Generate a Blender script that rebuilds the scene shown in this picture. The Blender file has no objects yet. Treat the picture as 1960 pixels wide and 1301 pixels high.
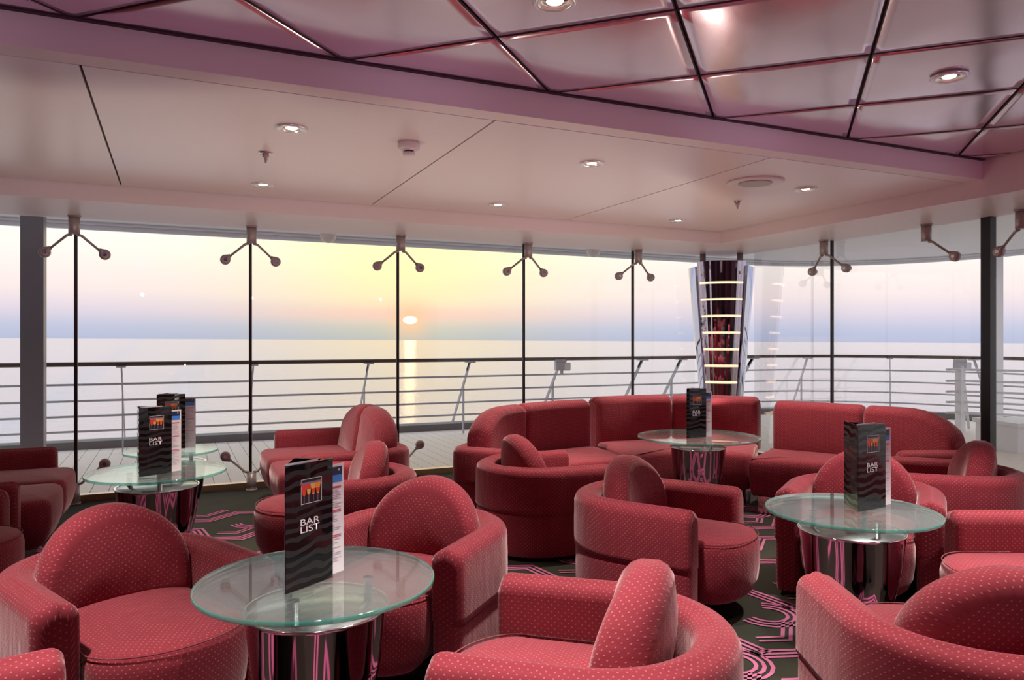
import bpy, bmesh, math, random
from mathutils import Vector, Matrix
random.seed(7)
C = bpy.context.scene.collection
SC = bpy.context.scene
PI = math.pi
YAW = math.radians(24.5)          # the room's X axis runs along the window wall; the view is turned 24.5 deg from it
CO, SI = math.cos(YAW), math.sin(YAW)
EYE = 1.4
def room(x, y):                   # view-aligned floor plan (right, ahead) -> room axes
    return (x*CO + y*SI, -x*SI + y*CO)
def heading(deg):                 # view-aligned heading -> room heading in radians
    return math.radians(deg) - YAW

# ------------------------------------------------------------------ camera
cam_d = bpy.data.cameras.new('camera'); cam = bpy.data.objects.new('camera', cam_d); C.objects.link(cam)
cam.location = (0, 0, EYE); cam.rotation_euler = (PI/2, 0, -YAW)
cam_d.sensor_width = 36; cam_d.lens = 1420/1960*36; cam_d.clip_start = .05; cam_d.clip_end = 60000
SC.camera = cam
SC.view_settings.view_transform = 'Standard'; SC.view_settings.look = 'None'
SC.view_settings.exposure = 0.0; SC.view_settings.gamma = 1.0; SC.view_settings.use_curve_mapping = False

# ------------------------------------------------------------------ world: hazy sunset sky
def build_world():
    w = bpy.data.worlds.new('sunset_sky'); SC.world = w; w.use_nodes = True
    nt = w.node_tree; nt.nodes.clear(); N = nt.nodes.new; L = nt.links.new
    out = N('ShaderNodeOutputWorld'); bg = N('ShaderNodeBackground'); L(bg.outputs[0], out.inputs[0])
    tc = N('ShaderNodeTexCoord')
    def dot(v):
        d = N('ShaderNodeVectorMath'); d.operation = 'DOT_PRODUCT'
        L(tc.outputs['Generated'], d.inputs[0]); d.inputs[1].default_value = v
        return d.outputs['Value']
    def mth(op, a, b=None, clamp=False):
        m = N('ShaderNodeMath'); m.operation = op; m.use_clamp = clamp
        for i, q in enumerate((a, b)):
            if q is None: continue
            if isinstance(q, (int, float)): m.inputs[i].default_value = q
            else: L(q, m.inputs[i])
        return m.outputs[0]
    tilt = .005
    up = Vector((CO*tilt, -SI*tilt, 1)).normalized()
    el = dot(up)
    rp = N('ShaderNodeValToRGB'); L(el, rp.inputs[0]); cr = rp.color_ramp
    stops = [(0.0, (.46,.50,.68)), (.016, (.54,.56,.72)), (.034, (.74,.66,.76)), (.058, (.92,.79,.79)),
             (.10, (1.0,.91,.86)), (.15, (1.04,1.0,.94)), (.35, (1.04,1.01,.97)), (.7, (.80,.84,.92)), (1.0, (.62,.70,.85))]
    while len(cr.elements) < len(stops): cr.elements.new(.5)
    for e, (p, c) in zip(cr.elements, stops): e.position = p; e.color = (*c, 1)
    sx, sy = room(-.1373, 1.0)
    sd = Vector((sx, sy, .0268)).normalized()
    sh = Vector((sx, sy, .12)).normalized()
    def glow(d, deg, power=2.0):      # smooth lobe about a direction
        a = mth('ARCCOSINE', mth('MINIMUM', dot(d), 1.0))
        a = mth('DIVIDE', a, math.radians(deg))
        return mth('EXPONENT', mth('MULTIPLY', mth('POWER', a, power), -1.0))
    def mix(fac, a, col, mode='MIX'):
        m = N('ShaderNodeMix'); m.data_type = 'RGBA'; m.blend_type = mode
        if isinstance(fac, float): m.inputs[0].default_value = fac
        else: L(fac, m.inputs[0])
        L(a, m.inputs[6]); m.inputs[7].default_value = (*col, 1); return m.outputs[2]
    c = rp.outputs[0]
    c = mix(mth('MULTIPLY', glow(sh, 13), .95), c, (1.04, .97, .58), 'MULTIPLY')
    c = mix(mth('MULTIPLY', glow(sh, 8), .55), c, (.22, .17, .0), 'ADD')
    low = mth('EXPONENT', mth('MULTIPLY', mth('POWER', mth('DIVIDE', mth('SUBTRACT', el, .033), .010), 2.0), -1.0))
    c = mix(mth('MULTIPLY', mth('MULTIPLY', low, glow(sd, 10)), .55), c, (1.0, .56, .50))
    c = mix(mth('MULTIPLY', glow(sd, 1.3), .8), c, (1.0, .60, .32))
    # the sun itself, flattened by the haze band under it
    e2 = N('ShaderNodeVectorMath'); e2.operation = 'SUBTRACT'
    L(tc.outputs['Generated'], e2.inputs[0]); e2.inputs[1].default_value = sd
    sc_ = N('ShaderNodeVectorMath'); sc_.operation = 'MULTIPLY'; L(e2.outputs[0], sc_.inputs[0]); sc_.inputs[1].default_value = (1/.0072, 1/.0072, 1/.0040)
    ln = N('ShaderNodeVectorMath'); ln.operation = 'LENGTH'; L(sc_.outputs[0], ln.inputs[0])
    disc = mth('SUBTRACT', 1.0, mth('SMOOTH_MIN', ln.outputs['Value'], 1.0), True)
    disc = mth('MULTIPLY', disc, 9.0)
    c = mix(disc, c, (14, 9, 4.5), 'ADD')
    L(c, bg.inputs[0]); bg.inputs[1].default_value = 1.14
build_world()

# ------------------------------------------------------------------ lights of the lounge (ceiling spots, coloured stage lamps behind the viewer) and added fill spots
def lamp(name, kind, loc, energy, color, size=.06, rot=(0,0,0), spot=110, blend=.6, sx=None, sy=None):
    d = bpy.data.lights.new(name, kind); d.energy = energy; d.color = color
    o = bpy.data.objects.new(name, d); C.objects.link(o); o.location = loc; o.rotation_euler = rot
    if kind == 'SPOT': d.spot_size = math.radians(spot); d.spot_blend = blend; d.shadow_soft_size = size
    elif kind == 'POINT': d.shadow_soft_size = size
    elif kind == 'AREA':
        d.shape = 'RECTANGLE'; d.size = sx; d.size_y = sy
    return o
WARM = (1.0, .85, .74)
ROWS = [(.60, 4.30), (2.56, 4.32), (4.53, 4.36), (.62, 5.95), (2.59, 5.98), (4.56, 6.03)]
for x, y in ROWS:
    lamp('spot_lamp', 'SPOT', (x, y, 2.55), 210, WARM, .05, spot=68)
for x, y, e in [(3.53, 2.47, 330), (1.35, 2.56, 300), (-.85, 2.55, 330), (.25, 1.45, 270), (2.45, 1.45, 240), (4.6, 1.4, 300), (-2.2, 3.8, 330), (1.35, 1.45, 110), (3.55, 1.45, 170)]:  # final pair unseen, added to brighten the tops of the near armchairs
    lamp('spot_lamp', 'SPOT', (x, y, 2.69), e, (1.0, .86, .80), .06, spot=64)
# magenta stage lamps behind the viewer
for x, y, e in ((-.6, -2.4, 24), (1.6, -2.8, 24), (4.4, -2.2, 20)):
    lamp('stage_lamp', 'SPOT', (x, y, 2.35), e, (1.0, .08, .40), .04, rot=(math.radians(72), 0, -YAW), spot=95)
for x, r in ((-1.6, 4), (.2, 2), (2.0, -2), (3.8, -4)):  # added unseen fill lifting the purple tone of the fascia, no such fixtures
    lamp('fascia_fill', 'SPOT', (x, -1.4, .9), 95, (.88, .66, .95), .02, rot=(math.radians(109), 0, math.radians(r)), spot=36, blend=.8)
# added upward spots, no fixtures, imitating table-glass bounce on the pale ceiling
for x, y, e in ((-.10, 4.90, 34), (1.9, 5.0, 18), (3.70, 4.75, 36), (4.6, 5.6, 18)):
    lamp('bounce_fill', 'SPOT', (x, y, .72), e, (1.0, .86, .70), .03, rot=(PI, 0, 0), spot=150, blend=.5)

# ------------------------------------------------------------------ materials
MATS = {}
def pbsdf(name, color, rough=.5, metal=0.0, **kw):
    if name in MATS: return MATS[name]
    m = bpy.data.materials.new(name); m.use_nodes = True
    b = m.node_tree.nodes['Principled BSDF']
    b.inputs['Base Color'].default_value = (*color, 1); b.inputs['Roughness'].default_value = rough; b.inputs['Metallic'].default_value = metal
    for k, v in kw.items(): b.inputs[k].default_value = v
    MATS[name] = m; return m
def nodes_of(m):
    nt = m.node_tree; return nt, nt.nodes.new, nt.links.new, nt.nodes['Principled BSDF']
def add_noise_bump(m, scale, strength, dist=.01, detail=3, rough_var=None, coord='Object'):
    nt, N, L, b = nodes_of(m)
    tc = N('ShaderNodeTexCoord'); n = N('ShaderNodeTexNoise'); n.inputs['Scale'].default_value = scale; n.inputs['Detail'].default_value = detail
    L(tc.outputs[coord], n.inputs['Vector'])
    bp = N('ShaderNodeBump'); bp.inputs['Strength'].default_value = strength; bp.inputs['Distance'].default_value = dist
    L(n.outputs['Fac'], bp.inputs['Height']); L(bp.outputs[0], b.inputs['Normal'])
    return n
def fabric(name, base, dotc):
    m = pbsdf(name, base, .85); nt, N, L, b = nodes_of(m)
    b.inputs['Sheen Weight'].default_value = .55; b.inputs['Sheen Roughness'].default_value = .38
    b.inputs['Sheen Tint'].default_value = (1.0, .74, .75, 1); b.inputs['Specular IOR Level'].default_value = .2
    uv = N('ShaderNodeUVMap'); uv.uv_map = 'UVMap'
    def M(op, a, c=None, cl=False):
        q = N('ShaderNodeMath'); q.operation = op; q.use_clamp = cl
        for i, v in enumerate((a, c)):
            if v is None: continue
            if isinstance(v, (int, float)): q.inputs[i].default_value = v
            else: L(v, q.inputs[i])
        return q.outputs[0]
    sp = N('ShaderNodeSeparateXYZ'); L(uv.outputs[0], sp.inputs[0])
    u = M('DIVIDE', sp.outputs[0], .0115); v = M('DIVIDE', sp.outputs[1], .0115)
    # staggered dots: a 45-degree lattice
    a = M('MULTIPLY', M('ADD', u, v), .5); c = M('MULTIPLY', M('SUBTRACT', u, v), .5)
    def fr(x): return M('ABSOLUTE', M('SUBTRACT', M('FRACT', x), .5))
    du = M('POWER', M('ADD', fr(a), fr(c)), 2.0); dv = M('POWER', M('SUBTRACT', fr(a), fr(c)), 2.0)
    r = M('SQRT', M('ADD', M('POWER', fr(a), 2.0), M('POWER', fr(c), 2.0)))
    dot = M('SUBTRACT', 1.0, M('DIVIDE', r, .19), True)
    dot = M('MINIMUM', M('MULTIPLY', dot, 2.2), 1.0)
    mx = N('ShaderNodeMix'); mx.data_type = 'RGBA'; L(M('MULTIPLY', dot, .52), mx.inputs[0])
    nz = N('ShaderNodeTexNoise'); nz.inputs['Scale'].default_value = 9; nz.inputs['Detail'].default_value = 4; L(uv.outputs[0], nz.inputs['Vector'])
    hv = N('ShaderNodeMix'); hv.data_type = 'RGBA'; L(nz.outputs['Fac'], hv.inputs[0])
    hv.inputs[6].default_value = (*[k*.85 for k in base], 1); hv.inputs[7].default_value = (*[min(1, k*1.12) for k in base], 1)
    L(hv.outputs[2], mx.inputs[6]); mx.inputs[7].default_value = (*dotc, 1); L(mx.outputs[2], b.inputs['Base Color'])
    wv = N('ShaderNodeTexNoise'); wv.inputs['Scale'].default_value = 22; wv.inputs['Detail'].default_value = 2
    mp = N('ShaderNodeMapping'); mp.inputs['Scale'].default_value = (1.0, .35, 1); L(uv.outputs[0], mp.inputs[0]); L(mp.outputs[0], wv.inputs['Vector'])
    h = M('ADD', M('MULTIPLY', dot, .0016), M('MULTIPLY', wv.outputs['Fac'], .006))
    bp = N('ShaderNodeBump'); bp.inputs['Strength'].default_value = .6; bp.inputs['Distance'].default_value = 1.0
    L(h, bp.inputs['Height']); L(bp.outputs[0], b.inputs['Normal'])
    return m
FAB = fabric('rose_dotted_upholstery', (.24, .028, .042), (.58, .22, .22))
PLINTH = pbsdf('dark_plinth', (.03, .012, .018), .4)
CHROME = pbsdf('polished_chrome', (.80, .78, .80), .08, 1.0)
BRONZE = pbsdf('bronze_mirror_plinth', (.55, .42, .36), .12, 1.0)
TBASE = pbsdf('tinted_mirror_steel', (.60, .42, .52), .045, 1.0)
TINSET = pbsdf('brushed_silver_disc', (.62, .66, .66), .22, 1.0)
STEEL = pbsdf('satin_steel', (.46, .40, .38), .4, .35)
def white_paint(name, col, rough=.35):
    m = pbsdf(name, col, rough); add_noise_bump(m, 2.2, .05, .02); return m
WHITE = white_paint('white_ceiling_lacquer', (.80, .70, .68), .28)
TRIMW = white_paint('white_trim_paint', (.80, .70, .68), .4)
GROOVE = pbsdf('dark_joint', (.05, .03, .03), .8)
PURP = pbsdf('satin_plum_metal', (.80, .62, .72), .19, .92); add_noise_bump(PURP, 1.3, .08, .03, 1)
PURPD = pbsdf('plum_joint', (.05, .012, .025), .6)
WALLM = pbsdf('plum_wall', (.20, .08, .12), .6)
BLACK = pbsdf('black_anodised', (.012, .010, .012), .35)
JOINT = pbsdf('black_glazing_joint', (.02, .015, .012), .4)
BRASS = pbsdf('brass_sill', (.62, .45, .30), .28, .9)
CARPET = pbsdf('dark_olive_carpet', (.022, .024, .012), .95)
def carpet_var():
    n = add_noise_bump(CARPET, 260, .5, .004, 2)
    nt, N, L, b = nodes_of(CARPET)
    n2 = N('ShaderNodeTexNoise'); n2.inputs['Scale'].default_value = 5; n2.inputs['Detail'].default_value = 6
    tc = N('ShaderNodeTexCoord'); L(tc.outputs['Object'], n2.inputs['Vector'])
    mx = N('ShaderNodeMix'); mx.data_type = 'RGBA'; L(n2.outputs['Fac'], mx.inputs[0])
    mx.inputs[6].default_value = (.006, .007, .003, 1); mx.inputs[7].default_value = (.026, .027, .012, 1); L(mx.outputs[2], b.inputs['Base Color'])
carpet_var()
PINK = pbsdf('pink_carpet_yarn', (.40, .115, .215), .95); add_noise_bump(PINK, 300, .5, .004, 2)
DECKM = pbsdf('pale_deck_board', (.86, .79, .73), .5); add_noise_bump(DECKM, 14, .2, .003)
GREYP = pbsdf('grey_ship_paint', (.50, .51, .56), .4)
LGREY = pbsdf('pale_ship_paint', (.82, .84, .88), .4)
CANOPY = pbsdf('canopy_paint', (.84, .85, .84), .5)
KERB = pbsdf('salt_worn_kerb', (.20, .19, .19), .8); add_noise_bump(KERB, 12, .2, .004)
RAILW = pbsdf('varnished_rail', (.10, .06, .045), .35)
def emit(name, col, s):
    m = bpy.data.materials.new(name); m.use_nodes = True
    b = m.node_tree.nodes['Principled BSDF']; b.inputs['Base Color'].default_value = (*[min(1, k) for k in col], 1)
    b.inputs['Emission Color'].default_value = (*col, 1); b.inputs['Emission Strength'].default_value = s; return m
LENS = emit('lit_lens', (1.0, .82, .55), 9.0)
BAR = emit('warm_light_bar', (1.0, .72, .46), 1.25)
def thin_glass(name, tint, refl=1.0, base=.0):
    m = bpy.data.materials.new(name); m.use_nodes = True; nt = m.node_tree; nt.nodes.clear(); N = nt.nodes.new; L = nt.links.new
    o = N('ShaderNodeOutputMaterial'); mx = N('ShaderNodeMixShader'); t = N('ShaderNodeBsdfTransparent'); g = N('ShaderNodeBsdfGlossy')
    t.inputs[0].default_value = (*tint, 1); g.inputs['Roughness'].default_value = 0.0; g.inputs[0].default_value = (1, 1, 1, 1)
    f = N('ShaderNodeFresnel'); f.inputs[0].default_value = 1.5
    q = N('ShaderNodeMath'); q.operation = 'MULTIPLY_ADD'; q.inputs[1].default_value = refl; q.inputs[2].default_value = base; q.use_clamp = True
    L(f.outputs[0], q.inputs[0]); L(q.outputs[0], mx.inputs[0]); L(t.outputs[0], mx.inputs[1]); L(g.outputs[0], mx.inputs[2]); L(mx.outputs[0], o.inputs[0])
    return m
PANE = thin_glass('window_pane_glass', (.985, .985, .98), .32)
TGLASS = thin_glass('table_glass', (.90, .955, .945), .62, .0)
def edge_glass():
    m = thin_glass('green_glass_edge', (.42, .80, .72), 1.0, .06); nt = m.node_tree; N = nt.nodes.new; L = nt.links.new
    o = [n for n in nt.nodes if n.type == 'OUTPUT_MATERIAL'][0]; top = o.inputs[0].links[0].from_socket
    d = N('ShaderNodeBsdfDiffuse'); d.inputs[0].default_value = (.06, .42, .34, 1); x = N('ShaderNodeMixShader'); x.inputs[0].default_value = .30
    L(top, x.inputs[1]); L(d.outputs[0], x.inputs[2]); L(x.outputs[0], o.inputs[0]); return m
EDGE = edge_glass()
def dusty(m, amount):      # smudged, dusty film on the table glass
    nt = m.node_tree; N = nt.nodes.new; L = nt.links.new
    o = [n for n in nt.nodes if n.type == 'OUTPUT_MATERIAL'][0]; top = o.inputs[0].links[0].from_socket
    d = N('ShaderNodeBsdfDiffuse'); d.inputs[0].default_value = (.74, .84, .82, 1); x = N('ShaderNodeMixShader')
    tc = N('ShaderNodeTexCoord'); n = N('ShaderNodeTexNoise'); n.inputs['Scale'].default_value = 9; n.inputs['Detail'].default_value = 3; n.inputs['Roughness'].default_value = .6; L(tc.outputs['Object'], n.inputs['Vector'])
    q = N('ShaderNodeMapRange'); L(n.outputs['Fac'], q.inputs[0]); q.inputs[1].default_value = .3; q.inputs[2].default_value = .75; q.inputs[3].default_value = amount*.75; q.inputs[4].default_value = amount*1.3
    L(q.outputs[0], x.inputs[0]); L(top, x.inputs[1]); L(d.outputs[0], x.inputs[2]); L(x.outputs[0], o.inputs[0])
dusty(TGLASS, .035)
GLOBE = pbsdf('frosted_globe', (.80, .77, .72), .3)
PLASTIC = pbsdf('white_plastic', (.78, .70, .68), .35)

# ------------------------------------------------------------------ mesh helpers
class MB:
    def __init__(s): s.v = []; s.f = []; s.uv = []; s.mi = []; s.sm = []
    def face(s, idx, uv=None, mi=0, smooth=True):
        s.f.append(tuple(idx)); s.uv.append(uv); s.mi.append(mi); s.sm.append(smooth)
    def box(s, x0, x1, y0, y1, z0, z1, mi=0):
        n = len(s.v)
        s.v += [(x, y, z) for z in (z0, z1) for y in (y0, y1) for x in (x0, x1)]
        for q in ((0,2,3,1), (4,5,7,6), (0,1,5,4), (2,6,7,3), (0,4,6,2), (1,3,7,5)): s.face([n+i for i in q], None, mi, False)
    def prism(s, poly, z0, z1, mi=0, axis=None):   # poly (x, y) counter-clockwise
        n = len(s.v); k = len(poly)
        s.v += [(x, y, z0) for x, y in poly] + [(x, y, z1) for x, y in poly]
        s.face([n+k-1-i for i in range(k)], None, mi, False); s.face([n+k+i for i in range(k)], None, mi, False)
        for i in range(k):
            j = (i+1) % k; s.face([n+i, n+j, n+k+j, n+k+i], None, mi, False)
    def tube(s, pts, r, seg=8, mi=0, cap=True, r2=None):
        pts = [Vector(p) for p in pts]; n = len(s.v); m = len(pts)
        for i, p in enumerate(pts):
            d = (pts[min(i+1, m-1)] - pts[max(i-1, 0)]).normalized()
            a = d.cross(Vector((0,0,1))); a = a.normalized() if a.length > 1e-4 else Vector((1,0,0)); b = a.cross(d).normalized()
            rr = r if r2 is None else r + (r2-r)*i/(m-1)
            for k in range(seg):
                t = 2*PI*k/seg; s.v.append(tuple(p + a*math.cos(t)*rr + b*math.sin(t)*rr))
        for i in range(m-1):
            for k in range(seg):
                q = (k+1) % seg; s.face([n+i*seg+k, n+i*seg+q, n+(i+1)*seg+q, n+(i+1)*seg+k], None, mi, True)
        if cap:
            s.face([n+k for k in range(seg)][::-1], None, mi, False); s.face([n+(m-1)*seg+k for k in range(seg)], None, mi, False)
    def lathe(s, prof, seg=32, c=(0,0), mi=0, smooth=True):   # profile (r, z)
        n = len(s.v); m = len(prof)
        for r, z in prof:
            for k in range(seg):
                t = 2*PI*k/seg; s.v.append((c[0]+r*math.cos(t), c[1]+r*math.sin(t), z))
        for i in range(m-1):
            for k in range(seg):
                q = (k+1) % seg; s.face([n+i*seg+k, n+i*seg+q, n+(i+1)*seg+q, n+(i+1)*seg+k], None, mi, smooth)
        if prof[0][0] > 1e-4: s.face([n+k for k in range(seg)][::-1], None, mi, False)
        if prof[-1][0] > 1e-4: s.face([n+(m-1)*seg+k for k in range(seg)], None, mi, False)
    def build(s, name, mats, parent=None, loc=None, rot=None):
        me = bpy.data.meshes.new(name); me.from_pydata(s.v, [], s.f)
        for m in (mats if isinstance(mats, (list, tuple)) else [mats]): me.materials.append(m)
        uvl = me.uv_layers.new(name='UVMap'); li = 0
        for p, uv, mi, sm in zip(me.polygons, s.uv, s.mi, s.sm):
            p.material_index = mi; p.use_smooth = sm
            if uv:
                for k, l in enumerate(p.loop_indices): uvl.data[l].uv = uv[k]
        me.update()
        o = bpy.data.objects.new(name, me); C.objects.link(o)
        if parent: o.parent = parent
        if loc: o.location = loc
        if rot: o.rotation_euler = rot
        return o
def tag(o, label=None, cat=None, group=None, kind=None):
    for k, v in (('label', label), ('category', cat), ('group', group), ('kind', kind)):
        if v: o[k] = v
    return o
def thing(name, label, cat, loc=(0,0,0), rz=0, group=None):
    loc = (*loc, 0) if len(loc) == 2 else loc
    o = bpy.data.objects.new(name, None); C.objects.link(o); o.location = loc; o.rotation_euler = (0, 0, rz); o.empty_display_size = .1
    return tag(o, label, cat, group)
def copy_tree(o, parent=None):
    c = o.copy(); C.objects.link(c)
    if parent: c.parent = parent
    for ch in list(o.children): copy_tree(ch, c)
    return c
def struct(o): o['kind'] = 'structure'; return o

def sweep(mb, path, thick, z0, ztop, r_end=(.05,.05), r_top=.045, seam=None, crown=.012, zlo=None):
    """upholstered wall swept along a plan path; ztop(s) its top; ends rounded over"""
    P = [Vector(p) for p in path]
    S = [0]
    for i in range(1, len(P)): S.append(S[-1] + (P[i]-P[i-1]).length)
    T = S[-1]
    stations = []
    def at(s):
        s = max(0, min(T, s)); i = 1
        while i < len(S)-1 and S[i] < s: i += 1
        t = (s-S[i-1])/max(1e-9, S[i]-S[i-1]); return P[i-1].lerp(P[i], t)
    ss = [0] + [r_end[0]*(1-math.cos(PI/2*k/5)) for k in range(1, 6)]
    n_mid = max(6, int((T-sum(r_end))/.035))
    ss += [r_end[0] + (T-sum(r_end))*k/n_mid for k in range(1, n_mid)]
    ss += [T - r_end[1]*(1-math.cos(PI/2*k/5)) for k in range(5, 0, -1)] + [T]
    n = len(mb.v); rings = 0; M = None
    for s in ss:
        h = .012
        d = (at(min(T, s+h)) - at(max(0, s-h))).normalized(); nn = Vector((-d.y, d.x)); p = at(s)
        ins = 0
        for e, r in ((s, r_end[0]), (T-s, r_end[1])):
            if e < r: ins = max(ins, r - math.sqrt(max(0, r*r-(r-e)**2)))
        half = max(.012, thick/2 - ins); zt = ztop(s) - ins; rt = min(r_top, half*.95, max(.01, zt-z0-.02))
        cs = []
        zs = [z0, z0+.04, z0+(zt-z0)*.35]
        if seam: zs = [z0, z0+.05, seam-.10, seam-.03, seam-.006, seam, seam+.006, seam+.03, (seam+zt-rt)/2]
        side = []
        for z in zs:
            o = 0
            if seam:
                if abs(z-seam) < 1e-6: o = -.007
                elif z < seam: o = -.004
                else: o = .004
            if z <= z0+1e-6: o = -.012
            side.append((o, z))
        side.append((.002, zt-rt))
        arc = [(rt*math.sin(PI/2*k/5), rt*math.cos(PI/2*k/5)) for k in range(1, 5)]
        for o, z in side: cs.append((-half-o, z))
        for a, c in arc: cs.append((-half+rt-c, zt-rt+a))
        mid = half-rt
        for k in range(5):
            x = -mid + 2*mid*k/4; cs.append((x, zt + crown*(1-(2*k/4-1)**2)*min(1, half/(thick/2))))
        for a, c in reversed(arc): cs.append((half-rt+c, zt-rt+a))
        for o, z in reversed(side): cs.append((half+o, z))
        M = len(cs); L = 0; uvp = [0]
        for k in range(1, M): L += math.dist(cs[k], cs[k-1]); uvp.append(L)
        if rings == 0: UV = []
        UV.append([(s, q - L/2) for q in uvp])
        for o, z in cs: mb.v.append((p.x+nn.x*o, p.y+nn.y*o, z))
        rings += 1
    for i in range(rings-1):
        for k in range(M-1):
            mb.face([n+i*M+k, n+(i+1)*M+k, n+(i+1)*M+k+1, n+i*M+k+1], [UV[i][k], UV[i+1][k], UV[i+1][k+1], UV[i][k+1]])
    for i, rev in ((0, False), (rings-1, True)):
        for k in range(M//2):
            a, b = k, M-1-k
            if b-a < 2: break
            q = [n+i*M+a, n+i*M+a+1, n+i*M+b-1, n+i*M+b]
            uv = [(mb.v[j][0]*.7+mb.v[j][1]*.7, mb.v[j][2]) for j in q]
            if rev: q = q[::-1]; uv = uv[::-1]
            mb.face(q, uv)

def pad(mb, outline, levels, crown=.015, mi=0):
    """cushion lofted from a plan outline (counter-clockwise): levels = [(z, inset)...] bottom to top"""
    k = len(outline); P = [Vector(p) for p in outline]; nr = []
    for i in range(k):
        d = (P[(i+1) % k]-P[i-1]).normalized(); nr.append(Vector((d.y, -d.x)))
    arc = [0]
    for i in range(k): arc.append(arc[-1] + (P[(i+1) % k]-P[i]).length)
    n = len(mb.v)
    for z, ins in levels:
        for p, q in zip(P, nr): mb.v.append((p.x-q.x*ins, p.y-q.y*ins, z))
    up = [0]
    for a, b in zip(levels, levels[1:]): up.append(up[-1] + math.dist(a, b))
    for i in range(len(levels)-1):
        for j in range(k):
            q = (j+1) % k
            mb.face([n+i*k+j, n+i*k+q, n+(i+1)*k+q, n+(i+1)*k+j], [(arc[j], up[i]), (arc[j+1], up[i]), (arc[j+1], up[i+1]), (arc[j], up[i+1])], mi)
    c = sum(P, Vector((0, 0)))/k; base = n+(len(levels)-1)*k; zt = levels[-1][0]; prev = base
    for f, dz in ((.8, .35), (.5, .75), (.2, .97)):
        m = len(mb.v)
        for j in range(k):
            v = Vector(mb.v[base+j][:2]); v = c + (v-c)*f; mb.v.append((v.x, v.y, zt+crown*dz))
        for j in range(k):
            q = (j+1) % k; ids = [prev+j, prev+q, m+q, m+j]
            mb.face(ids, [mb.v[x][:2] for x in ids], mi)
        prev = m
    mb.v.append((c.x, c.y, zt+crown)); e = len(mb.v)-1
    for j in range(k):
        ids = [prev+j, prev+(j+1) % k, e]; mb.face(ids, [mb.v[x][:2] for x in ids], mi)

def slab_cushion(mb, outline, depth, bend=0.0, lean=0.0, tilt0=0.0, off=0.0, steps=7):
    """upright cushion: outline (y, z) counter-clockwise seen from the front (+x); pillowed in x"""
    k = len(outline); P = [Vector(p) for p in outline]
    ys = [p.x for p in P]; zs = [p.y for p in P]
    c = Vector(((min(ys)+max(ys))/2, (min(zs)+max(zs))/2)); hy = (max(ys)-min(ys))/2; hz = (max(zs)-min(zs))/2
    def inset(p, a): return Vector((c.x+(p.x-c.x)*(1-a/hy), c.y+(p.y-c.y)*(1-a/hz)))
    r = depth*.42; n = len(mb.v)
    def X(y, z, x): return off + x + bend*y*y - lean*(z-tilt0)
    rings = []
    for t in range(steps+1):            # front -> back round the rim
        a = -PI/2 + PI*t/steps
        x = -math.sin(a)*r; x += (depth/2-r)*(1 if x > 0 else -1)
        rings.append((x, r*(1-math.cos(a))))
    R = []
    for f, dx in ((.15, .018), (.5, .014), (.8, .006)): R.append(('f', f, depth/2+dx))
    for x, ins in rings: R.append(('r', ins, x))
    for f, dx in ((.8, .006), (.5, .014), (.15, .018)): R.append(('b', f, -depth/2-dx))
    for kind, a, x in R:
        for p in P:
            if kind == 'r': v = inset(p, a)
            else: v = inset(p, r); v = c + (v-c)*a
            mb.v.append((X(v.x, v.y, x), v.x, v.y))
    per = [0]
    for i in range(k): per.append(per[-1]+(P[(i+1) % k]-P[i]).length)
    for i in range(len(R)-1):
        for j in range(k):
            q = (j+1) % k; ids = [n+i*k+j, n+(i+1)*k+j, n+(i+1)*k+q, n+i*k+q]
            if 2 <= i < 3+steps and i >= 3:
                w = R[i][2]; w2 = R[i+1][2]; uv = [(per[j], w), (per[j], w2), (per[j+1], w2), (per[j+1], w)]
            else: uv = [(mb.v[x][1], mb.v[x][2]) for x in ids]
            mb.face(ids, uv)
    for i, rev in ((0, 0), (len(R)-1, 1)):
        ids = [n+i*k+j for j in range(k)]
        if rev: ids = ids[::-1]
        mb.face(ids, [(mb.v[x][1], mb.v[x][2]) for x in ids])

def arc2(cx, cy, r, a0, a1, n):
    return [(cx+r*math.cos(math.radians(a0+(a1-a0)*i/n)), cy+r*math.sin(math.radians(a0+(a1-a0)*i/n))) for i in range(n+1)]

# ================================================================== SETTING
XL, XR, YB, YW = -4.2, 6.40, -4.0, 7.43       # room extents: left, right window wall, back, window wall
ZW, ZP, ZS = 2.59, 2.73, 2.46                 # white ceiling, plum ceiling, beam soffit
def box_obj(name, dims, mat, parent=None):
    m = MB(); m.box(*dims); return m.build(name, mat, parent)
floor = struct(box_obj('floor', (XL, XR+.02, YB, YW+.02, -.12, 0), CARPET))
struct(box_obj('wall_left', (XL-.1, XL, YB, YW, 0, 2.9), WALLM))
struct(box_obj('wall_back', (XL, XR, YB-.1, YB, 0, 2.9), WALLM))
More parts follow.
